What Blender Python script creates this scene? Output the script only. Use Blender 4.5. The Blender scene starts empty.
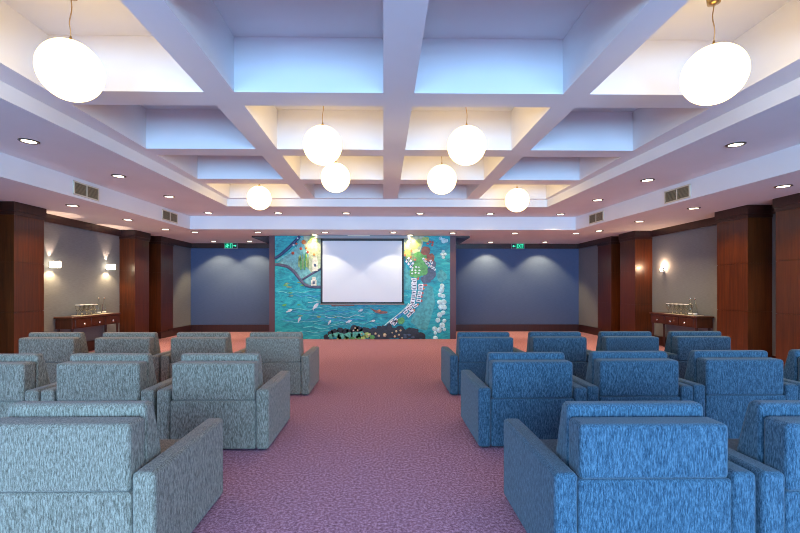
import bpy, bmesh, math, random
from mathutils import Vector, Matrix
random.seed(7)
SC = bpy.context.scene
COL = SC.collection
PI = math.pi

# ------------------------------------------------------------------ materials
def srgb(r, g, b):
    f = lambda c: c/12.92 if c <= .04045 else ((c+.055)/1.055)**2.4
    return (f(r/255), f(g/255), f(b/255), 1)

def mat(name, color, rough=.6, metal=0, spec=.5, **kw):
    m = bpy.data.materials.new(name); m.use_nodes = True
    b = m.node_tree.nodes['Principled BSDF']
    b.inputs['Base Color'].default_value = color if len(color) == 4 else (*color, 1)
    b.inputs['Roughness'].default_value = rough
    b.inputs['Metallic'].default_value = metal
    b.inputs['Specular IOR Level'].default_value = spec
    for k, v in kw.items():
        b.inputs[k].default_value = v
    return m

def nodes(m):
    nt = m.node_tree
    return nt, nt.nodes, nt.links, nt.nodes['Principled BSDF']

def noise_color(m, stops, scale=(1, 1, 1), nscale=5, detail=3, bump=0, bdist=.01, rand=False, coord='Object', rough=.5, dist=0):
    """colour ramp over object-space noise, optional bump from the same noise"""
    nt, N, L, b = nodes(m)
    tc = N.new('ShaderNodeTexCoord'); mp = N.new('ShaderNodeMapping')
    mp.inputs['Scale'].default_value = scale
    L.new(tc.outputs[coord], mp.inputs['Vector'])
    if rand:
        oi = N.new('ShaderNodeObjectInfo'); mu = N.new('ShaderNodeMath'); mu.operation = 'MULTIPLY'; mu.inputs[1].default_value = 50
        L.new(oi.outputs['Random'], mu.inputs[0])
        L.new(mu.outputs[0], mp.inputs['Location'])
    n = N.new('ShaderNodeTexNoise'); n.inputs['Scale'].default_value = nscale; n.inputs['Detail'].default_value = detail
    n.inputs['Roughness'].default_value = rough; n.inputs['Distortion'].default_value = dist
    L.new(mp.outputs[0], n.inputs['Vector'])
    r = N.new('ShaderNodeValToRGB')
    e = r.color_ramp.elements
    while len(e) < len(stops): e.new(.5)
    for i, (p, c) in enumerate(stops):
        e[i].position = p; e[i].color = c if len(c) == 4 else (*c, 1)
    L.new(n.outputs['Fac'], r.inputs['Fac']); L.new(r.outputs['Color'], b.inputs['Base Color'])
    if bump:
        bp = N.new('ShaderNodeBump'); bp.inputs['Strength'].default_value = bump; bp.inputs['Distance'].default_value = bdist
        L.new(n.outputs['Fac'], bp.inputs['Height']); L.new(bp.outputs['Normal'], b.inputs['Normal'])
    return m

def emit(name, color, strength):
    m = bpy.data.materials.new(name); m.use_nodes = True
    nt = m.node_tree; nt.nodes.clear()
    e = nt.nodes.new('ShaderNodeEmission'); o = nt.nodes.new('ShaderNodeOutputMaterial')
    e.inputs['Color'].default_value = (*color, 1); e.inputs['Strength'].default_value = strength
    nt.links.new(e.outputs[0], o.inputs['Surface'])
    return m

M = {}
M['ceiling'] = noise_color(mat('ceiling paint', (.8, .78, .8), .75, spec=.2), [(.3, (.80, .795, .81)), (.7, (.84, .835, .85))], nscale=1.2)
M['carpet'] = noise_color(mat('mauve carpet', (.3, .15, .2), .95, spec=.1),
                          [(.38, (.18, .077, .10)), (.5, (.43, .205, .27)), (.62, (.73, .44, .545))], nscale=48, detail=5, rough=.9)
def wallpaper(name, a, b):
    m = noise_color(mat(name, (.2, .22, .3), .8, spec=.2),
                    [(.3, a), (.7, b)], scale=(3, 3, 90), nscale=3, detail=4, bump=.15, bdist=.004)
    return m
M['wall'] = wallpaper('warm grey wallcovering', (.165, .178, .20), (.215, .23, .255))
M['bluewall'] = wallpaper('slate blue wallcovering', (.072, .108, .205), (.10, .142, .255))
def wood(name, a, b, c, rough=.3):
    m = noise_color(mat(name, b, rough, spec=.5), [(.25, a), (.5, b), (.75, c)], scale=(9, 9, .5), nscale=3, detail=6, rough=.6, dist=.4)
    m.node_tree.nodes['Principled BSDF'].inputs['Coat Weight'].default_value = .15
    return m
M['mahogany'] = wood('mahogany veneer', (.045, .0085, .0018), (.082, .017, .0028), (.125, .029, .005))
M['darkwood'] = wood('dark mahogany moulding', (.026, .006, .004), (.038, .009, .005), (.055, .013, .007), .35)
M['console'] = wood('reddish console wood', (.04, .008, .003), (.065, .015, .005), (.09, .023, .007), .3)
M['trimwood'] = mat('plum brown painted wood', (.10, .04, .05), .5)
def fabric(name, lo, mid, hi):
    return noise_color(mat(name, mid, .95, spec=.1, **{'Sheen Weight': .18, 'Sheen Roughness': .5}),
                       [(.38, lo), (.5, mid), (.62, hi)], scale=(150, 150, 30), nscale=1, detail=4, bump=.12, bdist=.003, rand=True, rough=.85)
M['grey'] = fabric('oatmeal grey woven upholstery', (.10, .083, .057), (.24, .202, .150), (.42, .363, .275))
M['blue'] = fabric('denim blue woven upholstery', (.017, .043, .070), (.048, .100, .145), (.11, .19, .25))
M['black'] = mat('matt black', (.012, .012, .014), .5)
M['foot'] = mat('black plastic', (.01, .01, .01), .6)
M['brass'] = mat('aged brass', (.55, .36, .14), .3, 1)
M['cord'] = mat('tan cord', (.50, .34, .17), .6)
M['chrome'] = mat('polished metal', (.8, .8, .8), .15, 1)
M['globe'] = emit('lit opal glass', (1, .71, .30), 5.0)
M['lens'] = emit('lit downlight lens', (1, .86, .62), 7.0)
M['ring'] = mat('brushed bronze ring', (.10, .085, .065), .35, .6)
M['ventframe'] = mat('cream grille frame', (.72, .64, .48), .5)
M['slat'] = mat('olive beige grille slats', (.26, .21, .12), .6)
M['slatback'] = mat('dark duct', (.05, .04, .025), .8)
M['paper'] = mat('white paper cap', (.85, .83, .78), .8)
M['glass'] = mat('clear glass', (1, 1, 1), .03, 0, .5, **{'Transmission Weight': 1.0, 'IOR': 1.25})
M['bottle'] = mat('water bottle glass', (.86, .95, 1), .03, 0, .5, **{'Transmission Weight': 1.0, 'IOR': 1.25})
M['sconce'] = emit('lit frosted glass', (1, .82, .55), 12.0)
M['screen'] = mat('matt white projection cloth', (.74, .78, .82), .9, spec=.1)
M['casing'] = mat('grey screen housing', (.30, .31, .31), .4)
M['plate'] = mat('cream plate', (.75, .70, .55), .5)
M['window'] = mat('white window frame', (.75, .75, .75), .5)
M['signgreen'] = emit('lit green sign panel', (.0, .16, .09), 1.0)
M['signmint'] = emit('lit mint lettering', (.08, .85, .5), 1.0)
M['signdark'] = mat('black sign panel', (.004, .012, .01), .4)
M['signbody'] = mat('grey sign casing', (.35, .35, .36), .5)

# ------------------------------------------------------------------ mesh helpers
def link(name, bm, m, parent=None, loc=None):
    me = bpy.data.meshes.new(name)
    bmesh.ops.recalc_face_normals(bm, faces=bm.faces[:])
    bm.to_mesh(me); bm.free()
    for k in (m if isinstance(m, (list, tuple)) else [m]): me.materials.append(k)
    o = bpy.data.objects.new(name, me); COL.objects.link(o)
    if parent: o.parent = parent
    if loc: o.location = loc
    return o

def box(bm, x0, x1, y0, y1, z0, z1, mi=0):
    vs = [bm.verts.new((x, y, z)) for z in (z0, z1) for y in (y0, y1) for x in (x0, x1)]
    fs = []
    for q in ((0, 2, 3, 1), (4, 5, 7, 6), (0, 1, 5, 4), (2, 6, 7, 3), (0, 4, 6, 2), (1, 3, 7, 5)):
        f = bm.faces.new([vs[i] for i in q]); f.material_index = mi; fs.append(f)
    return vs, fs

def prism(bm, pts, z0, z1, mi=0):
    """vertical prism over a plan polygon"""
    a = [bm.verts.new((x, y, z0)) for x, y in pts]; b = [bm.verts.new((x, y, z1)) for x, y in pts]
    n = len(pts)
    for f in [a[::-1], b] + [[a[i], a[(i+1) % n], b[(i+1) % n], b[i]] for i in range(n)]:
        bm.faces.new(f).material_index = mi

def lathe(bm, prof, seg=24, axis='Z', off=(0, 0, 0)):
    rings = []
    for r, z in prof:
        ring = []
        for i in range(seg):
            a = 2*PI*i/seg
            p = (r*math.cos(a), r*math.sin(a), z)
            if axis == 'X': p = (z, p[0], p[1])
            if axis == 'Y': p = (p[0], z, p[1])
            ring.append(bm.verts.new((p[0]+off[0], p[1]+off[1], p[2]+off[2])))
        rings.append(ring)
    for a, b in zip(rings, rings[1:]):
        for i in range(seg):
            f = bm.faces.new((a[i], a[(i+1) % seg], b[(i+1) % seg], b[i])); f.smooth = True
    bm.faces.new(rings[0][::-1]); bm.faces.new(rings[-1])

def tube(bm, pts, r, seg=6, ry=None):
    pts = [Vector(p) for p in pts]; rings = []
    for i, p in enumerate(pts):
        t = (pts[min(i+1, len(pts)-1)] - pts[max(i-1, 0)]).normalized()
        ref = Vector((0, 1, 0)) if abs(t.y) < .9 else Vector((1, 0, 0))
        s = t.cross(ref).normalized(); u = s.cross(t).normalized()
        rings.append([bm.verts.new(p + s*r*math.cos(2*PI*k/seg) + u*(ry or r)*math.sin(2*PI*k/seg)) for k in range(seg)])
    for a, b in zip(rings, rings[1:]):
        for k in range(seg):
            f = bm.faces.new((a[k], a[(k+1) % seg], b[(k+1) % seg], b[k])); f.smooth = True
    bm.faces.new(rings[0][::-1]); bm.faces.new(rings[-1])

def soft_mesh(name, bm, bevel, seg=4):
    """bevelled mesh with clean weighted normals"""
    me = bpy.data.meshes.new(name)
    bmesh.ops.recalc_face_normals(bm, faces=bm.faces[:])
    for f in bm.faces: f.smooth = True
    bm.to_mesh(me); bm.free()
    t = bpy.data.objects.new('soft', me); COL.objects.link(t)
    b = t.modifiers.new('b', 'BEVEL'); b.width = bevel; b.segments = seg; b.limit_method = 'ANGLE'; b.angle_limit = .3
    w = t.modifiers.new('w', 'WEIGHTED_NORMAL'); w.keep_sharp = False
    dg = bpy.context.evaluated_depsgraph_get()
    out = bpy.data.meshes.new_from_object(t.evaluated_get(dg), depsgraph=dg)
    out.name = name
    bpy.data.objects.remove(t); bpy.data.meshes.remove(me)
    return out

def soft(name, bm, m, parent, bevel, seg=4):
    me = soft_mesh(name, bm, bevel, seg); me.materials.clear(); me.materials.append(m)
    o = bpy.data.objects.new(name, me); COL.objects.link(o)
    if parent: o.parent = parent
    return o

def thing(name, label, cat, loc=(0, 0, 0), rz=0, group=None):
    o = bpy.data.objects.new(name, None); COL.objects.link(o)
    o.location = loc; o.rotation_euler = (0, 0, rz); o.empty_display_size = .1
    o['label'] = label; o['category'] = cat
    if group: o['group'] = group
    return o

def struct(name, bm, m):
    o = link(name, bm, m); o['kind'] = 'structure'; return o

def dup(root, loc, label, rz=None):
    def cp(o, parent):
        c = o.copy(); COL.objects.link(c)
        if parent: c.parent = parent
        for ch in o.children: cp(ch, c)
        return c
    r = cp(root, None); r.location = loc; r['label'] = label
    if rz is not None: r.rotation_euler = (0, 0, rz)
    return r

# ------------------------------------------------------------------ the room
H0, H1, H2, H3 = 3.03, 3.37, 3.54, 4.12          # soffit, tray, beam underside, coffer top
YB, YR = 14.9, -5.5                               # far wall, wall behind
XL, XR = -6.98, 7.22                              # side wall panels
CL, CR = -6.58, 6.76                              # column faces

bm = bmesh.new(); box(bm, -7.6, 7.9, YR-.3, YB+.3, -.12, 0); struct('floor', bm, M['carpet'])

# ceiling: perimeter soffit, inner tray, coffer grid (one painted plaster surface)
bm = bmesh.new()
A = [(-5.62, -.6), (5.82, -.6), (5.08, 11.35), (-5.04, 11.35)]       # outer tray opening
O = [(-7.6, YR-.3), (7.9, YR-.3), (7.9, YB+.3), (-7.6, YB+.3)]
B = [(-3.92, .95), (4.20, .95), (3.80, 9.97), (-3.58, 9.97)]         # inner tray opening
top = 4.3
for outer, inner, z in ((O, A, H0), (A, B, H1)):
    for i in range(4):
        j = (i+1) % 4
        prism(bm, [outer[i], outer[j], inner[j], inner[i]], z, top)
xs = [(-3.49, -1.88), (-1.565, 0.0), (.325, 1.905), (2.185, 3.73)]
ys = [(1.16, 2.68), (3.0, 4.55), (4.885, 6.405), (6.72, 8.165), (8.52, 9.86)]
bx = [(None, xs[0][0])] + [(xs[i][1], xs[i+1][0]) for i in range(3)] + [(xs[3][1], None)]
def edgeL(y): return B[0][0] + (B[3][0]-B[0][0])*(y-.95)/(9.97-.95)
def edgeR(y): return B[1][0] + (B[2][0]-B[1][0])*(y-.95)/(9.97-.95)
for a, b in bx:                                   # beams running towards the far wall
    p = [(a, .95), (b, .95), (b, 9.97), (a, 9.97)]
    if a is None: p = [(edgeL(.95), .95), (b, .95), (b, 9.97), (edgeL(9.97), 9.97)]
    if b is None: p = [(a, .95), (edgeR(.95), .95), (edgeR(9.97), 9.97), (a, 9.97)]
    prism(bm, p, H2, top)
by = [(.95, ys[0][0])] + [(ys[i][1], ys[i+1][0]) for i in range(4)] + [(ys[4][1], 9.97)]
for x0, x1 in xs:                                 # cross beams and coffer tops
    for y0, y1 in by: box(bm, x0, x1, y0, y1, H2, top)
    for y0, y1 in ys: box(bm, x0, x1, y0, y1, H3, top)
box(bm, -7.6, 7.9, YR-.3, YB+.3, top, top+.1)
struct('ceiling', bm, M['ceiling'])

bm = bmesh.new(); box(bm, -7.6, XL, YR-.3, 13.2, 0, top); box(bm, -7.6, CL-.02, 13.2, YB+.3, 0, top); struct('wall_left', bm, M['wall'])
bm = bmesh.new(); box(bm, XR, 7.9, YR-.3, 13.2, 0, top); box(bm, CR+.02, 7.9, 13.2, YB+.3, 0, top); struct('wall_right', bm, M['wall'])
bm = bmesh.new(); box(bm, -7.6, 7.9, YB, YB+.3, 0, top); struct('wall_back', bm, M['bluewall'])
bm = bmesh.new(); box(bm, -3.30, 2.11, 12.74, YB, 0, H0); struct('wall_mural', bm, M['darkwood'])

# wall behind the seats: a row of tall windows
wx = [(-6.5, -3.5), (-3.1, -.1), (.3, 3.3), (3.7, 6.7)]
bm = bmesh.new()
box(bm, -7.6, 7.9, YR-.3, YR, 0, .1); box(bm, -7.6, 7.9, YR-.3, YR, 2.75, top)
px = [-7.6] + [v for w in wx for v in w] + [7.9]
for i in range(0, len(px), 2): box(bm, px[i], px[i+1], YR-.3, YR, .1, 2.75)
struct('wall_rear', bm, M['wall'])
for k, (a, b) in enumerate(wx):
    bm = bmesh.new()
    for x0, x1, z0, z1 in ((a, a+.06, .1, 2.75), (b-.06, b, .1, 2.75), ((a+b)/2-.03, (a+b)/2+.03, .1, 2.75), (a, b, .1, .16), (a, b, 2.69, 2.75)):
        box(bm, x0, x1, YR-.2, YR-.12, z0, z1)
    struct('window_%d' % (k+1), bm, M['window'])

# columns with panel joints and crowns
def column(x0, x1, y0, y1, inner):
    bm = bmesh.new()
    for z0, z1 in ((0, .20), (.205, 1.05), (1.06, 1.945), (1.955, 2.83)):
        box(bm, x0, x1, y0, y1, z0, z1)
    e = .012
    box(bm, x0+e, x1-e, y0+e, y1-e, .01, 2.83)
    o = struct('column', bm, M['mahogany'])
    bm = bmesh.new()
    box(bm, x0-.012, x1+.012, y0-.012, y1+.012, 2.80, 2.87)
    box(bm, x0-.028, x1+.028, y0-.028, y1+.028, 2.87, H0)
    c = link('crown', bm, M['darkwood'], o)
    bm = bmesh.new(); box(bm, x0-.015, x1+.015, y0-.015, y1+.015, 0, .19)
    link('plinth', bm, M['darkwood'], o)
for y0, y1 in ((6.4, 7.1), (7.79, 8.47), (11.53, 12.23), (12.87, 13.62)): column(XL-.05, CL, y0, y1, 1)
for y0, y1 in ((6.55, 7.35), (7.92, 8.66), (11.50, 12.24), (12.72, 13.52)): column(CR, XR+.05, y0, y1, -1)

# crowns and baseboards along the walls
def strips(name, z0, z1, d):
    bm = bmesh.new(); box(bm, XL, XL+d, YR, 13.2, z0, z1); box(bm, CL-.02, CL-.02+d, 13.3, YB, z0, z1); o1 = struct(name[0], bm, M['darkwood'])
    bm = bmesh.new(); box(bm, XR-d, XR, YR, 13.2, z0, z1); box(bm, CR+.02-d, CR+.02, 13.3, YB, z0, z1); struct(name[1], bm, M['darkwood'])
    bm = bmesh.new(); box(bm, CL, -3.3, YB-d, YB, z0, z1); box(bm, 2.11, CR, YB-d, YB, z0, z1); struct(name[2], bm, M['darkwood'])
strips(('trim_1', 'trim_2', 'trim_3'), 2.86, H0, .05)
strips(('baseboard_left', 'baseboard_right', 'baseboard_back'), 0, .24, .03)
# dark soffit returns either side of the mural block, and its side posts
for k, (x0, x1) in enumerate(((-3.86, -3.31), (2.12, 2.56))):
    bm = bmesh.new(); box(bm, x0, x1, 12.72, YB-.05, 2.985, H0); struct('trim_%d' % (4+k), bm, M['darkwood'])
for k, (x0, x1) in enumerate(((-3.33, -3.175), (1.965, 2.135))):
    bm = bmesh.new(); box(bm, x0, x1, 12.66, 12.78, 0, H0); struct('trim_%d' % (6+k), bm, M['trimwood'])

# ------------------------------------------------------------------ armchairs (1.02 m wide, rear face on y = 0, looking along +y)
def make_chair(name, m, pz=.465):
    t = thing(name, '', 'armchair')
    for s in (-1, 1):
        bm = bmesh.new()
        x0, x1 = sorted((s*.390, s*.51))
        prof = [(0, .012), (.94, .012), (.94, .56), (0, .56)]
        a = [bm.verts.new((x0, y, z)) for y, z in prof]; b = [bm.verts.new((x1, y, z)) for y, z in prof]
        bm.faces.new(a); bm.faces.new(b[::-1])
        for i in range(4): bm.faces.new((a[i], b[i], b[(i+1) % 4], a[(i+1) % 4]))
        arm = soft('arm', bm, m, t, .028)
        bm = bmesh.new()      # stitched welt round the rear face and along the top outer edge
        xo = s*.5055
        pts = [(s*.486, .004, .06), (s*.486, .003, .535), (s*.486, .02, .5585), (s*.486, .90, .5585)]
        tube(bm, pts, .0025, 6)
        link('welt', bm, m, arm)
    bm = bmesh.new(); box(bm, -.387, .387, .006, .10, .014, pz); soft('back_panel', bm, m, t, .018)
    bm = bmesh.new(); box(bm, -.378, .378, .010, .165, pz-.004, .80); soft('back_cushion', bm, m, t, .028)
    bm = bmesh.new()
    prof = [(.17, .36), (.17, .86), (.265, .86), (.40, .40), (.40, .36)]
    a = [bm.verts.new((-.372, y, z)) for y, z in prof]; b = [bm.verts.new((.372, y, z)) for y, z in prof]
    bm.faces.new(a); bm.faces.new(b[::-1])
    for i in range(5): bm.faces.new((a[i], b[i], b[(i+1) % 5], a[(i+1) % 5]))
    soft('backrest', bm, m, t, .03)
    bm = bmesh.new(); box(bm, -.38, .38, .30, .95, .24, .41); soft('seat_cushion', bm, m, t, .04)
    bm = bmesh.new(); box(bm, -.382, .382, .10, .92, .05, .245); soft('seat_frame', bm, m, t, .015)
    for x in (-.44, .44):
        for y in (.07, .87):
            bm = bmesh.new(); box(bm, x-.03, x+.03, y-.03, y+.03, 0, .013); link('foot', bm, M['foot'], t)
    return t

def chairs(name, m, group, spots):
    first = None
    for (x, y, label) in spots:
        if first is None:
            first = make_chair(name, m, .458); first.location = (x, y, 0); first['label'] = label; first['group'] = group
        else:
            dup(first, (x, y, 0), label)
    return first
chairs('grey_armchair', M['grey'], 'grey armchairs left of the aisle', [
    (-1.65, 2.17, 'grey armchair nearest the camera, alone in the front-most grey row'),
    (-1.555, 3.95, 'aisle-side grey armchair in the middle grey row, beside the purple carpet'),
    (-2.60, 3.95, 'grey armchair in the middle grey row, second from the aisle'),
    (-3.635, 3.94, 'grey armchair in the middle grey row, third from aisle and cut by the picture edge'),
    (-1.530, 5.98, 'aisle-side grey armchair in the far grey row, before the blue-green mural'),
    (-2.560, 5.98, 'grey armchair in the far grey row, second from the aisle'),
    (-3.600, 5.98, 'grey armchair in the far grey row, third from the aisle'),
    (-4.650, 6.00, 'grey armchair in the far grey row, farthest from aisle near the left console'),
])
chairs('blue_armchair', M['blue'], 'blue armchairs right of the aisle', [
    (2.41, 2.13, 'blue armchair in the front-most blue row, cut by the right picture edge'),
    (1.390, 3.98, 'aisle-side blue armchair in the middle blue row'),
    (2.430, 4.04, 'blue armchair in the middle blue row, second from the aisle'),
    (3.475, 4.08, 'blue armchair in the middle blue row, third from the aisle'),
    (4.530, 4.12, 'blue armchair in the middle blue row, farthest from aisle at the picture edge'),
    (1.430, 5.95, 'aisle-side blue armchair in the far blue row, before the mural post'),
    (2.470, 5.98, 'blue armchair in the far blue row, second from the aisle'),
    (3.505, 6.00, 'blue armchair in the far blue row, third from the aisle'),
    (4.540, 6.02, 'blue armchair in the far blue row, farthest from aisle under the right console'),
])

n = make_chair('blue_armchair', M['blue'], .525)
n.location = (1.362, 2.13, 0); n['group'] = 'blue armchairs right of the aisle'
n['label'] = 'blue armchair nearest the camera, aisle side of the front-most blue row'

# ------------------------------------------------------------------ pendants
def pendant(x, y, z, label):
    t = thing('globe_pendant', label, 'pendant lamp', (x, y, z), 0, 'opal globe pendants')
    bm = bmesh.new(); bmesh.ops.create_uvsphere(bm, u_segments=40, v_segments=24, radius=.25)
    for f in bm.faces: f.smooth = True
    link('globe', bm, M['globe'], t)
    bm = bmesh.new(); lathe(bm, [(.03, .245), (.03, .262), (.012, .275), (.008, .30)], 16); link('cap', bm, M['brass'], t)
    top = H3 - z
    ph = random.uniform(0, 6)
    pts = [(.010*math.sin(ph + 7*k/14)*math.sin(PI*k/14), .01*math.cos(ph+7*k/14)*math.sin(PI*k/14), .29+(top-.10-.29)*k/14) for k in range(15)]
    bm = bmesh.new(); tube(bm, pts, .0052, 6); link('cord', bm, M['cord'], t)
    bm = bmesh.new(); lathe(bm, [(.014, top-.135), (.05, top-.125), (.055, top-.08), (.05, top)], 20); link('canopy', bm, M['brass'], t)
for a in [(-2.70, 3.77, 3.36, 'large-looking opal globe pendant nearest the camera on the grey chairs\' side'),
          (2.915, 3.77, 3.365, 'large-looking opal globe pendant nearest the camera on the blue chairs\' side'),
          (-.79, 5.64, 3.345, 'opal globe pendant left of the centre beam, nearer of its pair'),
          (1.09, 5.64, 3.35, 'opal globe pendant right of the centre beam, nearer of its pair'),
          (-.82, 7.44, 3.385, 'opal globe pendant left of the centre beam, farther of its pair'),
          (1.01, 7.44, 3.36, 'opal globe pendant right of the centre beam, farther of its pair'),
          (-2.63, 9.2, 3.40, 'small-looking opal globe pendant in the far corner coffer above the left alcove'),
          (2.86, 9.2, 3.37, 'small-looking opal globe pendant in the far corner coffer above the right alcove')]:
    pendant(*a)

# ------------------------------------------------------------------ recessed downlights
WARM = (1, .71, .34)
def spot(name, loc, power, angle, blend=.35, color=WARM, target=None, r=.05, parent=None):
    l = bpy.data.lights.new(name, 'SPOT'); l.energy = power; l.color = color; l.spot_size = math.radians(angle); l.spot_blend = blend; l.shadow_soft_size = r
    o = bpy.data.objects.new(name, l); COL.objects.link(o); o.location = loc
    if target: o.rotation_euler = (Vector(target)-Vector(loc)).to_track_quat('-Z', 'Y').to_euler()
    return o
first_dl = None
def downlight(x, y, z, label, power, color=WARM, ang=125, bl=.55, aim=None):
    global first_dl
    if first_dl is None:
        t = thing('recessed_downlight', label, 'downlight', (x, y, z), 0, 'recessed ceiling downlights')
        bm = bmesh.new()
        lathe(bm, [(.112, .0), (.112, -.006), (.088, -.012), (.080, -.003), (.080, .0)], 28); link('trim_ring', bm, M['ring'], t)
        bm = bmesh.new(); lathe(bm, [(.079, -.0005), (.079, -.005), (.04, -.0075)], 28); link('lens', bm, M['lens'], t)
        first_dl = t
    else: dup(first_dl, (x, y, z), label)
    spot('downlight_lamp', (x, y, z-.03), power, ang, bl, color, aim)
D1 = 66
rows = [
 ('grey-side strip of the raised tray', H1, [(-4.54, 5.6), (-4.44, 7.31), (-4.39, 8.92), (-4.36, 10.83)], .7),
 ('blue-side strip of the raised tray', H1, [(4.62, 5.6), (4.60, 7.46), (4.57, 9.15), (4.50, 10.9)], .7),
 ('grey-side lower soffit above the left columns', H0, [(-5.79, 8.13), (-5.74, 9.79), (-5.67, 11.32)], 1.0),
 ('blue-side lower soffit above the right columns', H0, [(6.05, 6.45), (5.98, 8.24), (5.90, 9.87), (5.78, 11.49)], 1.0),
]
order = ['nearest the camera', 'second from the camera', 'third from the camera', 'fourth from the camera']
for nm, z, pts, k in rows:
    for i, (x, y) in enumerate(pts): downlight(x, y, z, 'round recessed downlight in the %s, %s' % (nm, order[i]), D1*k)
for i, (x, y) in enumerate([(-2.62, 10.82), (-.93, 10.82), (.92, 10.84), (2.70, 10.88)]):
    downlight(x, y, H1, 'round recessed downlight in the far strip of the raised tray, %s from left' % ['first', 'second', 'third', 'fourth'][i], D1*.35, (1, .53, .10))
for i, (x, y) in enumerate([(-5.16, 11.9), (-3.44, 11.9), (-1.61, 11.94), (.28, 11.94), (1.93, 12.0), (3.67, 12.0), (5.40, 12.04)]):
    downlight(x, y, H0, 'round recessed downlight in the soffit before the mural wall, %s from left' % ['first', 'second', 'third', 'fourth', 'fifth', 'sixth', 'seventh'][i], *((D1*.62, (1, .86, .66), 100, .22) if i in (2, 3) else (D1*.46, (1, .53, .10))))
for x, y, w in [(-5.54, 14.2, 'left alcove, nearer the left column'), (-4.37, 14.2, 'left alcove, nearer the mural'),
                (3.58, 14.36, 'right alcove, nearer the mural'), (5.37, 14.28, 'right alcove, nearer the right column')]:
    downlight(x, y, H0, 'round recessed downlight over the blue wall of the %s' % w, D1*1.7, (1, .74, .36), 98, .42, (x, YB, .5))
for x, w in ((-1.98, 'left'), (.78, 'right')):
    downlight(x, 12.46, H0, 'warm downlight close above the mural at the screen\'s %s upper corner' % w, .01)
    spot('washer_lamp', (x, 12.46, H0-.03), 34, 105, .8, (1, .78, .40), (x, 12.75, 2.55), .03)

# ------------------------------------------------------------------ air vents in the tray's upright faces
def vent(x, y, z, w, side, rz, label):
    t = thing('air_vent', label, 'air vent', (x, y, z), rz, 'air vents in the ceiling step')
    h = .235
    bm = bmesh.new()
    for a, b, c, d in ((-w/2, w/2, -h/2, -h/2+.022), (-w/2, w/2, h/2-.022, h/2), (-w/2, -w/2+.022, -h/2, h/2), (w/2-.022, w/2, -h/2, h/2), (-.011, .011, -h/2, h/2)):
        box(bm, 0, .018, a, b, c, d)
    link('frame', bm, M['ventframe'], t)
    for y0, y1 in ((-w/2+.022, -.011), (.011, w/2-.022)):
        bm = bmesh.new(); n = 9
        for k in range(n):
            zz = -h/2+.022+(h-.044)*(k+.5)/n
            vs, _ = box(bm, .002, .016, y0, y1, zz-.007, zz+.007)
        link('grille', bm, M['slat'], t)
    bm = bmesh.new(); box(bm, .0, .003, -w/2+.02, w/2-.02, -h/2+.02, h/2-.02); link('duct', bm, M['slatback'], t)
def fx(side, y):
    f = (y+.6)/(11.35+.6)
    return (A[0][0]+(A[3][0]-A[0][0])*f) if side < 0 else (A[1][0]+(A[2][0]-A[1][0])*f)
aL = -math.atan2(A[3][0]-A[0][0], 11.95); aR = -math.atan2(A[2][0]-A[1][0], 11.95)
vent(fx(-1, 7.66)+.001, 7.66, 3.19, .60, -1, aL, 'beige two-bay air vent in the left ceiling step, nearer the camera')
vent(fx(-1, 10.36)+.001, 10.36, 3.195, .66, -1, aL, 'beige two-bay air vent in the left ceiling step, farther from the camera')
vent(fx(1, 7.72)-.001, 7.72, 3.18, .62, 1, PI+aR, 'beige two-bay air vent in the right ceiling step, nearer the camera')
vent(fx(1, 10.35)-.001, 10.35, 3.19, .62, 1, PI+aR, 'beige two-bay air vent in the right ceiling step, farther from the camera')

# ------------------------------------------------------------------ exit signs
def text_mesh(body, size, depth):
    c = bpy.data.curves.new('t', 'FONT'); c.body = body; c.size = size; c.extrude = depth; c.align_x = 'CENTER'; c.align_y = 'CENTER'
    t = bpy.data.objects.new('t', c); COL.objects.link(t)
    dg = bpy.context.evaluated_depsgraph_get()
    me = bpy.data.meshes.new_from_object(t.evaluated_get(dg), depsgraph=dg)
    bpy.data.objects.remove(t); bpy.data.curves.remove(c)
    me.transform(Matrix.Rotation(PI/2, 4, 'X'))
    return me
def lettering(name, body, size, m, parent, loc, sx=1):
    me = text_mesh(body, size, .003); me.materials.clear(); me.materials.append(m)
    me.transform(Matrix.Scale(sx, 4, (1, 0, 0)))
    o = bpy.data.objects.new(name, me); COL.objects.link(o); o.parent = parent; o.location = loc
    return o
def arrow(bm, x, z, w, s):
    """arrow pointing to s, built in the sign's face"""
    y0, y1 = -.031, -.026
    k = x+s*w*.05
    box(bm, min(k, x-s*w*.65), max(k, x-s*w*.65), y0, y1, z-.013, z+.013)
    pts = [(k, z-.042), (k, z+.042), (x+s*w*.75, z)]
    a = [bm.verts.new((px, y0, pz)) for px, pz in pts]; b = [bm.verts.new((px, y1, pz)) for px, pz in pts]
    bm.faces.new(a); bm.faces.new(b[::-1])
    for q in range(3): bm.faces.new((a[q], a[(q+1) % 3], b[(q+1) % 3], b[q]))
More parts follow.
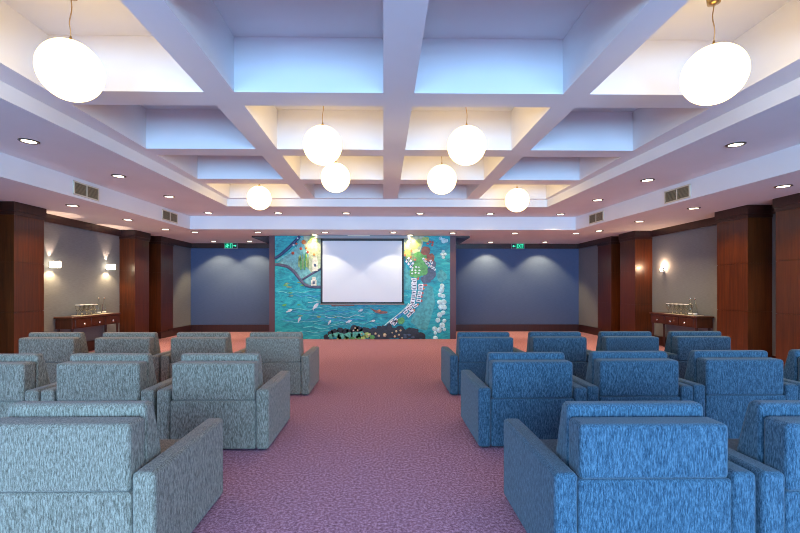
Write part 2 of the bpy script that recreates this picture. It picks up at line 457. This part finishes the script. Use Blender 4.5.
def sign(x, label, right):
    t = thing('exit_sign', label, 'exit sign', (x, 14.82, 2.94))
    bm = bmesh.new(); box(bm, -.225, .225, -.02, .028, -.10, .10); soft('casing', bm, M['signbody'], t, .008, 2)
    g0, g1, d0, d1 = (-.065, .205, -.21, -.075) if right else (-.21, .06, .075, .205)
    bm = bmesh.new(); box(bm, g0, g1, -.026, -.018, -.085, .085); link('lit_panel', bm, M['signgreen'], t)
    bm = bmesh.new(); box(bm, d0, d1, -.026, -.018, -.085, .085); link('dark_panel', bm, M['signdark'], t)
    bm = bmesh.new(); arrow(bm, (d0+d1)/2, 0, .075, -1 if right else 1); link('arrow', bm, M['signmint'], t)
    if right: lettering('lettering', 'EXIT', .17, M['signmint'], t, ((g0+g1)/2, -.027, 0), .62)
    else:
        # running figure beside a doorway
        bm = bmesh.new(); y = -.029; cx = -.115
        bmesh.ops.create_uvsphere(bm, u_segments=10, v_segments=6, radius=.018, matrix=Matrix.Translation((cx+.02, y, .055)))
        for p in ([(cx+.012, y, .035), (cx-.008, y, -.012)], [(cx-.008, y, -.012), (cx+.025, y, -.035), (cx+.012, y, -.075)],
                  [(cx-.008, y, -.012), (cx-.035, y, -.04), (cx-.075, y, -.045)], [(cx+.012, y, .03), (cx+.045, y, .005), (cx+.065, y, .02)],
                  [(cx+.012, y, .03), (cx-.03, y, .03), (cx-.05, y, .0)]): tube(bm, p, .012, 6, .004)
        link('running_figure', bm, M['signmint'], t)
        bm = bmesh.new()
        for a in ((-.01, .0, -.08, .08), (.045, .055, -.08, .08), (-.01, .055, .07, .08)): box(bm, a[0], a[1], -.031, -.026, a[2], a[3])
        link('doorway_symbol', bm, M['signmint'], t)
sign(-5.20, 'green running-figure exit sign with arrow, above the left blue alcove wall', False)
sign(4.635, 'green exit sign reading EXIT with left arrow, above the right blue alcove wall', True)

# ------------------------------------------------------------------ wall sconces
def sconce(x, y, z, s, label, bare=False):
    t = thing('wall_sconce', label, 'wall lamp', (x, y, z), 0, 'wall sconces by the consoles')
    bm = bmesh.new(); box(bm, min(0, s*.02), max(0, s*.02), -.03, .03, -.07, .05); link('wall_plate', bm, M['chrome'], t)
    bm = bmesh.new(); tube(bm, [(s*.015, 0, -.05), (s*.05, 0, -.055), (s*.09, 0, -.05)], .008); link('arm', bm, M['chrome'], t)
    if not bare:
        bm = bmesh.new(); box(bm, min(s*.04, s*.215), max(s*.04, s*.215), -.045, .045, -.06, .07); soft('shade', bm, M['sconce'], t, .01, 2)
    else:
        bm = bmesh.new(); lathe(bm, [(.004, -.05), (.03, -.03), (.035, 0), (.028, .035), (.006, .06)], 16, off=(s*.075, 0, 0)); link('bulb', bm, M['sconce'], t)
        bm = bmesh.new(); lathe(bm, [(.05, -.075), (.055, -.05), (.012, -.055), (.01, -.075)], 16, off=(s*.075, 0, 0)); link('holder', bm, M['casing'], t)
sconce(XL, 9.13, 1.98, 1, 'lit white box sconce on the left wall, nearer the camera')
sconce(XL, 10.97, 2.02, 1, 'lit white box sconce on the left wall, beside the far mahogany column')
sconce(XR, 11.0, 1.97, -1, 'glowing bare-bulb wall sconce on the right wall beside the column', True)
for x, y, z in ((XL, 9.13, 1.98), (XL, 10.97, 2.02)):
    spot('sconce_up', (x+.06, y, z+.08), 26, 62, .35, (1, .66, .45), (x+.055, y, z+1), .01)
    spot('sconce_down', (x+.12, y, z-.08), 22, 140, .6, (1, .7, .36), (x+.1, y, z-1), .02)
pl = bpy.data.lights.new('sconce_bulb', 'POINT'); pl.energy = 15; pl.color = (1, .62, .36); pl.shadow_soft_size = .03
po = bpy.data.objects.new('sconce_bulb', pl); COL.objects.link(po); po.location = (XR-.075, 11.0, 2.06)

# ------------------------------------------------------------------ console tables
def console(x, y0, y1, s, label):
    """wall side at x, front towards s; runs from y0 to y1"""
    L = y1-y0
    t = thing('console_table', label, 'console table', (x, y0, 0))
    d = .40
    X = lambda a: (min(a[0]*s, a[1]*s), max(a[0]*s, a[1]*s))
    bm = bmesh.new(); a = X((0, d)); box(bm, a[0], a[1], 0, L, .835, .875); soft('table_top', bm, M['console'], t, .012, 3)
    bm = bmesh.new(); a = X((.02, d-.025)); box(bm, a[0], a[1], .03, L-.03, .62, .838); soft('apron', bm, M['console'], t, .006, 2)
    w = (L-.22)/3
    for k in range(3):
        yy = .11+k*w
        bm = bmesh.new(); a = X((d-.03, d-.012)); box(bm, a[0], a[1], yy+.012, yy+w-.012, .645, .815)
        dr = soft('drawer', bm, M['console'], t, .004, 2)
        bm = bmesh.new(); lathe(bm, [(.008, 0), (.010, s*.02), (.026, s*.028), (.027, s*.042), (.012, s*.05)], 14, 'X', (s*(d-.013), yy+w/2, .705))
        link('knob', bm, M['chrome'], dr)
    for yy in (.075, L-.075):
        for xx in (.055, d-.06):
            bm = bmesh.new(); lathe(bm, [(.022, 0), (.026, .25), (.034, .60), (.036, .63)], 4, off=(s*xx, yy, 0))
            for f in bm.faces: f.smooth = False
            link('leg', bm, M['darkwood'], t)
    return t
console(XL+.01, 9.22, 10.93, 1, 'reddish wooden three-drawer console against the left wall, behind grey chairs')
console(XR-.01, 9.30, 10.98, -1, 'reddish wooden three-drawer console against the right wall, behind blue chairs')

def goblet(loc, label, group):
    t = thing('capped_goblet', label, 'glass', loc, 0, group)
    bm = bmesh.new()
    prof = [(.040, 0), (.040, .004), (.010, .012), (.0065, .05), (.0075, .085), (.028, .110), (.042, .150), (.043, .190), (.038, .232),
            (.036, .232), (.041, .190), (.040, .151), (.025, .113), (.001, .095)]
    lathe(bm, prof, 16); link('goblet_glass', bm, M['glass'], t)
    bm = bmesh.new(); lathe(bm, [(.046, .222), (.047, .236), (.002, .239)], 16); link('paper_cap', bm, M['paper'], t)
    return t
def bottle(loc, label, group):
    t = thing('water_bottle', label, 'bottle', loc, 0, group)
    bm = bmesh.new()
    lathe(bm, [(.036, 0), (.042, .006), (.042, .17), (.036, .21), (.018, .26), (.014, .29), (.014, .355)], 18); link('bottle_glass', bm, M['bottle'], t)
    bm = bmesh.new(); lathe(bm, [(.017, .345), (.018, .385), (.015, .390)], 14); link('cap', bm, M['chrome'], t)
    bm = bmesh.new(); lathe(bm, [(.0428, .015), (.0428, .05)], 18); link('paper_label', bm, M['paper'], t)
    return t
nth = ['first', 'second', 'third', 'fourth', 'fifth']
def tray(loc, s, L, label):
    bm = bmesh.new(); box(bm, -.13, .13, 0, L, 0, .008); o = soft('serving_tray', bm, M['plate'], None, .003, 2)
    o.location = loc; o['label'] = label; o['category'] = 'tray'
tray((-6.78, 9.66, .875), 1, 1.06, 'thin pale serving tray under the goblets on the left console')
tray((6.99, 9.50, .875), -1, .95, 'thin pale serving tray under the goblets on the right console')
gl = gr = None
for row, dx in (('front', .055), ('wall-side', -.055)):
    for k in range(5):
        y = 9.73+k*.155
        lab = 'paper-capped goblet on the left console, %s row, %s from the camera' % (row, nth[k])
        p = (-6.78+dx, y+(.03 if dx < 0 else 0), .883)
        if k == 4: continue
        gl = goblet(p, lab, 'goblets on the left console') if gl is None else dup(gl, p, lab)
for row, dx in (('front', -.055), ('wall-side', .055)):
    for k in range(5):
        y = 9.80+k*.155
        lab = 'paper-capped goblet on the right console, %s row, %s from the bottles' % (row, nth[k])
        p = (6.99+dx, y+(.03 if dx > 0 else 0), .883)
        if k == 4 and row == 'wall-side': continue
        if gr is None:
            gr = dup(gl, p, lab); gr['group'] = 'goblets on the right console'
        else: dup(gr, p, lab)
b0 = bottle((-6.78, 10.39, .883), 'water bottle on the left console right after the goblets', 'bottles on the left console')
dup(b0, (-6.80, 10.62, .883), 'water bottle on the left console, farthest from the camera')
b1 = dup(b0, (6.96, 9.70, .883), 'water bottle on the right console standing against the goblets'); b1['group'] = 'bottles on the right console'
b2 = dup(b1, (6.96, 9.55, .883), 'water bottle on the right console nearest the camera')

# ------------------------------------------------------------------ projection screen
t = thing('projection_screen', 'white roll-down projection screen with black border in front of the mural', 'projection screen', (-.61, 12.55, 2.91))
bm = bmesh.new(); box(bm, -1.36, 1.36, -.06, .06, .02, .118); soft('housing', bm, M['casing'], t, .015, 2)
bm = bmesh.new(); box(bm, -.42, .22, -.064, -.05, .085, .112); link('painted_glow_strip', bm, M['plate'], t)  # pale colour stands in for a bright strip of light along the housing
W, Hs = 1.205, 1.875
bm = bmesh.new()
for a in ((-W, -W+.055, -Hs, .03), (W-.055, W, -Hs, .03), (-W, W, -.045, .03), (-W, W, -Hs, -Hs+.055)): box(bm, a[0], a[1], -.004, .004, a[2], a[3])
link('black_border', bm, M['black'], t)
bm = bmesh.new(); box(bm, -W+.02, W-.02, -.003, .003, -Hs+.02, -.02); link('screen_cloth', bm, M['screen'], t)
bm = bmesh.new(); tube(bm, [(-W-.02, 0, -Hs-.01), (W+.02, 0, -Hs-.01)], .018, 10); link('weight_bar', bm, M['casing'], t)

# ------------------------------------------------------------------ relief mural of a coast, 175 x 103 grid units over 5.13 x 3.02 m
mu = thing('mural', 'large turquoise relief mural of sea, shore houses, fish and rocks on the back wall', 'mural', (-3.17, 12.70, 3.02))
U = .02933
mm = mat('glazed turquoise panel', (.02, .36, .42), .35)
noise_color(mm, [(.28, (.002, .10, .145)), (.44, (.004, .30, .36)), (.58, (.02, .45, .47)), (.74, (.15, .62, .57))], scale=(1.0, 1, 2.2), nscale=3.6, detail=9, bump=.6, bdist=.03, rough=.68, dist=1.2)
bm = bmesh.new(); box(bm, 0, 175*U, -.03, .04, -3.02, 0); link('sea_panel', bm, mm, mu)
def mc(name, c, j=.25):
    lo = tuple(v*(1-j) for v in c); hi = tuple(min(1, v*(1+j)+.01) for v in c)
    return noise_color(mat(name, c, .45), [(.35, lo), (.65, hi)], nscale=14, detail=4, bump=.4, bdist=.01)
MM = {k: mc('mural '+k, c) for k, c in dict(sand=(.46, .52, .32), paleteal=(.15, .40, .40), shallow=(.07, .36, .36), navy=(.02, .05, .15), slate=(.07, .09, .14), road=(.10, .10, .17),
      cream=(.75, .70, .55), white=(.80, .84, .84), green=(.10, .36, .07), lime=(.42, .56, .12), olive=(.22, .34, .12), red=(.50, .07, .03), orange=(.70, .22, .05),
      brown=(.28, .08, .03), rock=(.013, .007, .005), pearl=(.62, .52, .36), fishgrey=(.62, .66, .68), leaf=(.10, .46, .34), foam=(.17, .58, .60), mist=(.52, .78, .80), azure=(.05, .32, .62)).items()}
def G(u, v, d=0): return (u*U, -.03-d, -v*U)
def slab(bm, pts, d):
    """relief slab over a grid polygon, raised d metres"""
    a = [bm.verts.new(G(u, v, 0)) for u, v in pts]; b = [bm.verts.new(G(u, v, d)) for u, v in pts]
    n = len(pts)
    bm.faces.new(b)
    for i in range(n): bm.faces.new((a[i], a[(i+1) % n], b[(i+1) % n], b[i]))
def relief(name, m, pts, d=.02):
    bm = bmesh.new(); slab(bm, pts, d); return link(name, bm, MM[m], mu)
def blob(u, v, ru, rv=None, n=16, w=.12, rot=0):
    rv = rv or ru; out = []
    for i in range(n):
        a = 2*PI*i/n; k = 1+random.uniform(-w, w)
        x, y = ru*k*math.cos(a), rv*k*math.sin(a)
        out.append((u+x*math.cos(rot)-y*math.sin(rot), v+x*math.sin(rot)+y*math.cos(rot)))
    return out
def dome(bm, u, v, r, d, seg=12):
    x, y, z = G(u, v)
    rings = []
    for k, (q, h) in enumerate(((1, 0), (.92, .5), (.65, .85), (.25, 1))):
        rings.append([bm.verts.new((x+r*U*q*math.cos(2*PI*i/seg), y-d*h, z+r*U*q*math.sin(2*PI*i/seg))) for i in range(seg)])
    for a, b in zip(rings, rings[1:]):
        for i in range(seg):
            f = bm.faces.new((a[i], a[(i+1) % seg], b[(i+1) % seg], b[i])); f.smooth = True
    bm.faces.new(rings[-1])
def line(name, m, pts, r, d=.012):
    bm = bmesh.new(); tube(bm, [G(u, v, d) for u, v in pts], r*U, 8, .014); return link(name, bm, MM[m], mu)
def smooth(pts, n=6):
    out = []
    for i in range(len(pts)-1):
        p0, p1, p2, p3 = pts[max(i-1, 0)], pts[i], pts[i+1], pts[min(i+2, len(pts)-1)]
        for k in range(n):
            t = k/n
            out.append(tuple(.5*((2*p1[j])+(-p0[j]+p2[j])*t+(2*p0[j]-5*p1[j]+4*p2[j]-p3[j])*t*t+(-p0[j]+3*p1[j]-3*p2[j]+p3[j])*t**3) for j in (0, 1)))
    out.append(pts[-1]); return out
a = lambda x, y: (x/9.5-3, y/9.5-2)          # upper left corner
b = lambda x, y: (x/8.6-3, y/8.6+44)         # lower left corner
c = lambda x, y: (x/8.6+89, y/8.6+44)        # lower right corner
e = lambda x, y: (x/9.52+125, y/9.52-2)      # upper right corner
# left shore
relief('land_relief', 'paleteal', [a(*p) for p in ((60, 275), (130, 215), (240, 120), (270, 30), (330, 25), (360, 230), (400, 350), (300, 430), (250, 400), (190, 330), (120, 292))], .012)
relief('land_relief', 'sand', [a(*p) for p in ((300, 22), (470, 22), (470, 330), (380, 375), (345, 330), (350, 200), (310, 120))], .016)
relief('land_relief', 'paleteal', [a(*p) for p in ((300, 440), (380, 390), (470, 340), (470, 495), (400, 495), (330, 470))], .014)
line('road_relief', 'navy', smooth([a(30, 232), a(80, 200), a(150, 140), a(220, 70), a(265, 22)]), 1.5)
line('road_relief', 'foam', smooth([a(45, 262), a(100, 225), a(170, 180), a(230, 130)]), .9)
line('road_relief', 'road', smooth([a(32, 290), a(90, 296), a(150, 312), a(205, 352), a(255, 415), a(310, 478), a(380, 500), a(470, 502)]), 1.5)
line('road_relief', 'road', smooth([a(290, 432), a(360, 388), a(410, 360), a(470, 325)]), 1.0)
for x, y, r, m in ((200, 182, 1.7, 'red'), (275, 140, 1.6, 'red'), (338, 172, 1.6, 'red'), (232, 92, 1.2, 'red'), (302, 78, 2.4, 'orange'), (205, 105, 1.1, 'white'), (245, 42, 1.1, 'white'), (325, 135, 1.2, 'orange'), (400, 195, 1.4, 'orange'), (330, 170, 1.0, 'white')):
    bm = bmesh.new(); dome(bm, *a(x, y), r, .035); link('flower_relief', bm, MM[m], mu)
for x, y, h, m in ((258, 270, 60, 'olive'), (275, 285, 70, 'green'), (293, 270, 75, 'olive'), (310, 295, 60, 'green'), (330, 260, 70, 'lime'), (345, 280, 60, 'olive'), (268, 230, 30, 'lime'), (320, 225, 40, 'green')):
    relief('reed_relief', m, [a(x+dx, y+dy) for dx, dy in ((-7, h*.8), (7, h*.8), (9, 0), (3, -h), (-3, -h), (-9, 0))], .024)
for x, y in ((385, 40), (365, 70), (420, 60)):
    relief('tree_relief', 'lime', blob(*a(x, y), 2.6, 2.2), .025)
def tower(x0, y0, x1, y1):
    t = relief('tower_relief', 'cream', [a(*p) for p in ((x0, y1), (x1, y1), (x1, y0+28), (x1-9, y0+28), (x1-9, y0), (x0+9, y0), (x0+9, y0+28), (x0, y0+28))], .045)
    bm = bmesh.new(); mx, my = (x0+x1)/2, (y0+y1)/2+12
    slab(bm, [a(mx-11, my-12), a(mx+11, my-12), a(mx+11, my+14), a(mx-11, my+14)], .050); link('tower_window', bm, MM['slate'], t)
tower(385, 215, 435, 352); tower(372, 408, 424, 490)
for x, y in ((130, 30), (150, 60), (115, 45), (160, 110), (170, 135), (110, 215), (230, 212), (400, 315), (535, 320), (245, 20), (265, 45), (240, 305)):
    relief('seaweed_relief', random.choice(['olive', 'green', 'green']), blob(*b(x, y), 2.4, .8, 10, .5), .016)
# sea: waves, fish, boat
for i in range(26):
    x0, y0 = random.uniform(0, 40) if i % 2 else random.uniform(40, 85), 55+i*1.6+random.uniform(-1, 1)
    ln = random.uniform(34, 80); n = 30; am = random.uniform(.5, 1.2); ph = random.uniform(0, 6); f = random.uniform(.25, .45)
    pts = [(x0+ln*k/n, y0+am*math.sin(ph+f*ln*k/n)+.8*math.sin(.11*ln*k/n)) for k in range(n+1)]
    pts = [p for p in pts if 1 < p[0] < 138-(p[1]-60)*.9 and p[1] < 100]
    if len(pts) > 5: line('wave_relief', random.choice(['foam', 'foam', 'mist', 'azure']), pts, .27, .008)
def fish(u, v, l, rot):
    bm = bmesh.new()
    pts = [(-.5, 0), (-.30, -.14), (0, -.19), (.25, -.10), (.36, -.04), (.5, -.16), (.46, 0), (.5, .14), (.36, .04), (.2, .13), (0, .20), (-.3, .16)]
    slab(bm, [(u+l*(x*math.cos(rot)-y*math.sin(rot)), v+l*(x*math.sin(rot)+y*math.cos(rot))) for x, y in pts], .04)
    link('fish_relief', bm, MM['fishgrey'], mu)
for x, y, l, r in ((152, 262, 6.5, 2.7), (375, 225, 9, 2.3), (236, 338, 6, 2.0), (495, 362, 5.5, 2.1), (660, 355, 6.5, 2.8), (762, 260, 5.5, 2.8)): fish(*b(x, y), l, r)
fish(*c(75, 350), 5, 3.0)
bo = relief('boat_relief', 'brown', [c(*p) for p in ((45, 236), (95, 258), (150, 264), (205, 272), (190, 286), (140, 290), (95, 278))], .04)
bm = bmesh.new(); slab(bm, [c(105, 262), c(135, 250), c(145, 262), c(130, 274)], .05); link('boat_cabin', bm, MM['orange'], bo)
relief('boat_relief', 'brown', [b(*p) for p in ((498, 208), (560, 216), (720, 208), (700, 222), (520, 226))], .03)
# shore at right: shallow bank, hills, houses
relief('land_relief', 'shallow', [c(*p) for p in ((520, 20), (590, 60), (610, 200), (575, 320), (540, 430), (470, 420), (400, 360), (430, 280), (480, 210), (500, 120))], .010)
relief('land_relief', 'shallow', [e(*p) for p in ((40, 280), (110, 400), (110, 530), (40, 530))], .010)
relief('land_relief', 'sand', [e(*p) for p in ((36, 22), (230, 22), (210, 110), (180, 180), (100, 190), (36, 150))], .014)
relief('land_relief', 'shallow', blob(*e(395, 400), 5, 6), .010)
for x, y, ru, rv, m in ((190, 215, 7, 5.5, 'green'), (100, 230, 6, 4, 'olive'), (180, 300, 7.5, 6, 'green'), (150, 370, 6.5, 5, 'green'), (215, 340, 5, 6, 'green'), (240, 50, 4, 2.5, 'lime'), (70, 180, 4, 4, 'lime'),
                        (240, 160, 4.6, 4.6, 'brown'), (290, 225, 4, 4.6, 'brown'), (285, 380, 6, 6.5, 'slate'), (245, 430, 5.5, 4, 'slate'), (315, 290, 2.6, 5, 'slate'), (130, 110, 5, 3.5, 'lime'), (175, 80, 3, 4, 'lime')):
    relief('hill_relief', m, blob(*e(x, y), ru, rv), .022+random.uniform(0, .012))
for x, y, m in ((262, 90, 'red'), (285, 72, 'red'), (310, 80, 'red'), (305, 105, 'red'), (100, 60, 'orange'), (45, 200, 'orange'), (100, 220, 'orange'), (140, 245, 'orange'), (240, 245, 'orange'), (265, 210, 'red'), (170, 425, 'red'), (245, 485, 'red'), (105, 160, 'orange')):
    bm = bmesh.new(); slab(bm, blob(*e(x, y), 1.7, 1.2, 4, .1, random.uniform(0, 2)), .05); link('roof_relief', bm, MM[m], mu)
def house(u, v, w, h, rot, d=.055, roof=None):
    R = lambda x, y: (u+x*math.cos(rot)-y*math.sin(rot), v+x*math.sin(rot)+y*math.cos(rot))
    o = relief('house_relief', 'white', [R(-w/2, -h/2), R(w/2, -h/2), R(w/2, h/2), R(-w/2, h/2)], d)
    bm = bmesh.new(); slab(bm, [R(-w*.32, -h*.12), R(w*.32, -h*.12), R(w*.32, h*.18), R(-w*.32, h*.18)], d+.006); link('window_band', bm, MM['slate'], o)
    if roof:
        bm = bmesh.new(); slab(bm, [R(w/2, -h/2), R(w/2+2.0, -h*.1), R(w/2, h/2)], d); link('roof', bm, MM[roof], o)
for x, y in ((70, 245), (90, 270), (110, 295)): house(*e(x, y), 2.0, 6.0, .6)
for x, y in ((225, 245), (245, 270), (270, 290), (295, 265), (300, 315), (322, 330)): house(*e(x, y), 2.0, 4.2, -.5)
for i in range(9): 
    bm = bmesh.new(); slab(bm, blob(*e(120+(i % 3)*28+random.uniform(-8, 8), 318+(i//3)*28+random.uniform(-6, 6)), 1.1, .9, 5), .055); link('cottage_relief', bm, MM['white'], mu)
for x, y, r, ro in ((432, 12, 0, None), (432, 45, 0, None), (432, 75, 0, None), (428, 105, 0, None), (425, 135, .05, None), (420, 165, .15, None), (415, 190, .2, None), (488, 45, 0, 'red'), (485, 75, 0, 'orange'), (478, 110, .1, 'red'),
                    (470, 140, .15, 'red'), (468, 175, .2, 'red'), (405, 215, .5, None), (440, 222, .5, 'orange'), (400, 250, .6, None), (375, 240, .7, None), (355, 275, .75, None), (385, 300, .8, 'orange'), (412, 275, .7, 'orange'), (240, 360, .8, None), (262, 372, .8, 'red'), (268, 345, .8, None)):
    house(*c(x, y), 4.4, 3.0, -r if r > .3 else r, .05, ro)
for x, y in ((130, 430), (130, 465), (130, 490), (130, 518), (195, 490)): house(*e(x, y), 5.0, 2.0, 0)
relief('tree_relief', 'green', blob(*c(322, 350), 4.0, 3.4, 9, .3), .04)
line('road_relief', 'mist', smooth([c(385, 200), c(360, 235), c(300, 290), c(230, 345), c(165, 400)]), .7)
line('road_relief', 'azure', smooth([c(395, 225), c(330, 285), c(260, 340), c(200, 395)]), .9)
# clouds and bubbles at right
for x, y, r in ((670, 48, 20), (664, 90, 24), (652, 128, 20), (680, 138, 20), (648, 190, 22), (684, 190, 26), (660, 232, 24), (690, 235, 22), (680, 280, 20), (650, 300, 24), (634, 345, 22), (690, 350, 18), (672, 390, 26), (690, 425, 16), (645, 430, 24), (606, 420, 22), (612, 455, 16), (612, 500, 22)):
    bm = bmesh.new(); u, v = c(x, y); dome(bm, u, v, r/8.6*.98, .016); link('cloud_relief', bm, MM['mist'], mu)
for x, y, r in ((385, 40, 18), (415, 62, 26), (440, 62, 18), (410, 165, 16), (400, 192, 20), (428, 192, 16), (410, 220, 16), (400, 495, 22), (400, 520, 22)):
    bm = bmesh.new(); u, v = e(x, y); dome(bm, u, v, r/9.52, .03); link('cloud_relief', bm, MM['mist'], mu)
# rocks, leaves and shells along the bottom
for x, y, ru, rv in ((470, 490, 3, 3), (505, 460, 3.4, 3), (540, 440, 3.6, 2.6), (585, 428, 3.6, 2.4), (630, 440, 3.6, 3), (665, 445, 3.2, 3), (705, 415, 4, 4), (745, 425, 4.5, 3.5), (785, 435, 4, 3.5)):
    relief('rock_relief', 'rock', blob(*b(x, y), ru, rv, 12, .22), .05)
for x, y, ru, rv in ((30, 440, 5, 4), (90, 450, 5, 5.5), (140, 440, 5, 5), (180, 425, 5, 4), (215, 415, 3.5, 4.5), (200, 470, 7, 5), (260, 450, 6, 5.5), (310, 430, 4.5, 4), (330, 470, 7, 5.5), (390, 450, 5.5, 4.5), (435, 440, 4, 3.5), (440, 480, 6, 4), (485, 475, 4.5, 3.4), (130, 490, 8, 3.2), (60, 480, 3, 3.4), (510, 500, 2, 1)):
    relief('rock_relief', 'rock', [(u, min(v, 102.8)) for u, v in blob(*c(x, y), ru, rv, 12, .22)], .05+random.uniform(0, .01))
for x, y, r, m in ((510, 480, 3.2, 'leaf'), (555, 470, 4, 'leaf'), (600, 480, 4.2, 'leaf'), (660, 475, 4.6, 'leaf'), (720, 470, 4.4, 'leaf'), (765, 465, 3.4, 'leaf'), (580, 495, 2.4, 'lime'), (640, 500, 2.2, 'lime'), (690, 500, 2.6, 'green'), (785, 490, 3.2, 'lime'), (745, 495, 3, 'green')):
    relief('leaf_relief', m, [(u, min(v, 102.8)) for u, v in blob(*b(x, y), r, r*.75, 12, .25)], .062)
for x, y, r, m in ((30, 470, 3.4, 'lime'), (70, 490, 2.6, 'green')):
    relief('leaf_relief', m, [(u, min(v, 102.8)) for u, v in blob(*c(x, y), r, r*.8, 12, .25)], .062)
for f, x, y, r in ((b, 715, 410, 1.1), (b, 700, 432, 1.0), (b, 735, 430, 1.1), (b, 720, 500, 1.2), (b, 770, 460, 1.1), (c, 40, 470, 1.5), (c, 97, 460, 1.5), (c, 125, 478, 1.7), (c, 176, 472, 2.4), (c, 240, 450, 1.1), (c, 275, 440, 1.4), (c, 312, 434, 1.4), (c, 262, 484, 1.4), (c, 298, 470, 1.3), (c, 325, 495, 1.1)):
    bm = bmesh.new(); u, v = f(x, y); dome(bm, u, v, r, .085); link('shell_relief', bm, MM['pearl'], mu)
for x, y in ((350, 470), (385, 468), (420, 490), (350, 490)):
    relief('pebble_relief', 'slate', blob(*c(x, y), 1.8, .9, 9, .2), .075)

# ------------------------------------------------------------------ daylight through the windows behind
for k, (x0, x1) in enumerate(wx):
    l = bpy.data.lights.new('daylight', 'AREA'); l.shape = 'RECTANGLE'; l.size = x1-x0; l.size_y = 2.6; l.energy = 425; l.color = (.28, .60, 1)
    o = bpy.data.objects.new('daylight', l); COL.objects.link(o); o.location = ((x0+x1)/2, YR-.35, 1.425); o.rotation_euler = (PI/2, 0, PI)
    o.rotation_euler = Vector((0, 1, 0)).to_track_quat('-Z', 'Y').to_euler()
w = bpy.data.worlds.new('sky'); SC.world = w; w.use_nodes = True
w.node_tree.nodes['Background'].inputs['Color'].default_value = (.35, .55, 1, 1)
w.node_tree.nodes['Background'].inputs['Strength'].default_value = .5

# ------------------------------------------------------------------ camera
cam = bpy.data.cameras.new('camera'); co = bpy.data.objects.new('camera', cam); COL.objects.link(co)
cam.sensor_width = 36; cam.lens = 432/800*36
co.location = (0, 0, 1.48); co.rotation_euler = (PI/2, 0, -math.atan(.014))
cam.shift_x = (400-389.35)/800; cam.shift_y = (288.6-266.5)/800
cam.clip_start = .05
SC.camera = co
SC.view_settings.view_transform = 'Standard'; SC.view_settings.look = 'None'; SC.view_settings.gamma = 1
SC.view_settings.use_curve_mapping = False; SC.view_settings.exposure = .52
SC.cycles.filter_width = 1.0
SC.cycles.max_bounces = 8; SC.cycles.diffuse_bounces = 5
SC.cycles.sample_clamp_indirect = 4
SC.cycles.caustics_reflective = False; SC.cycles.caustics_refractive = False
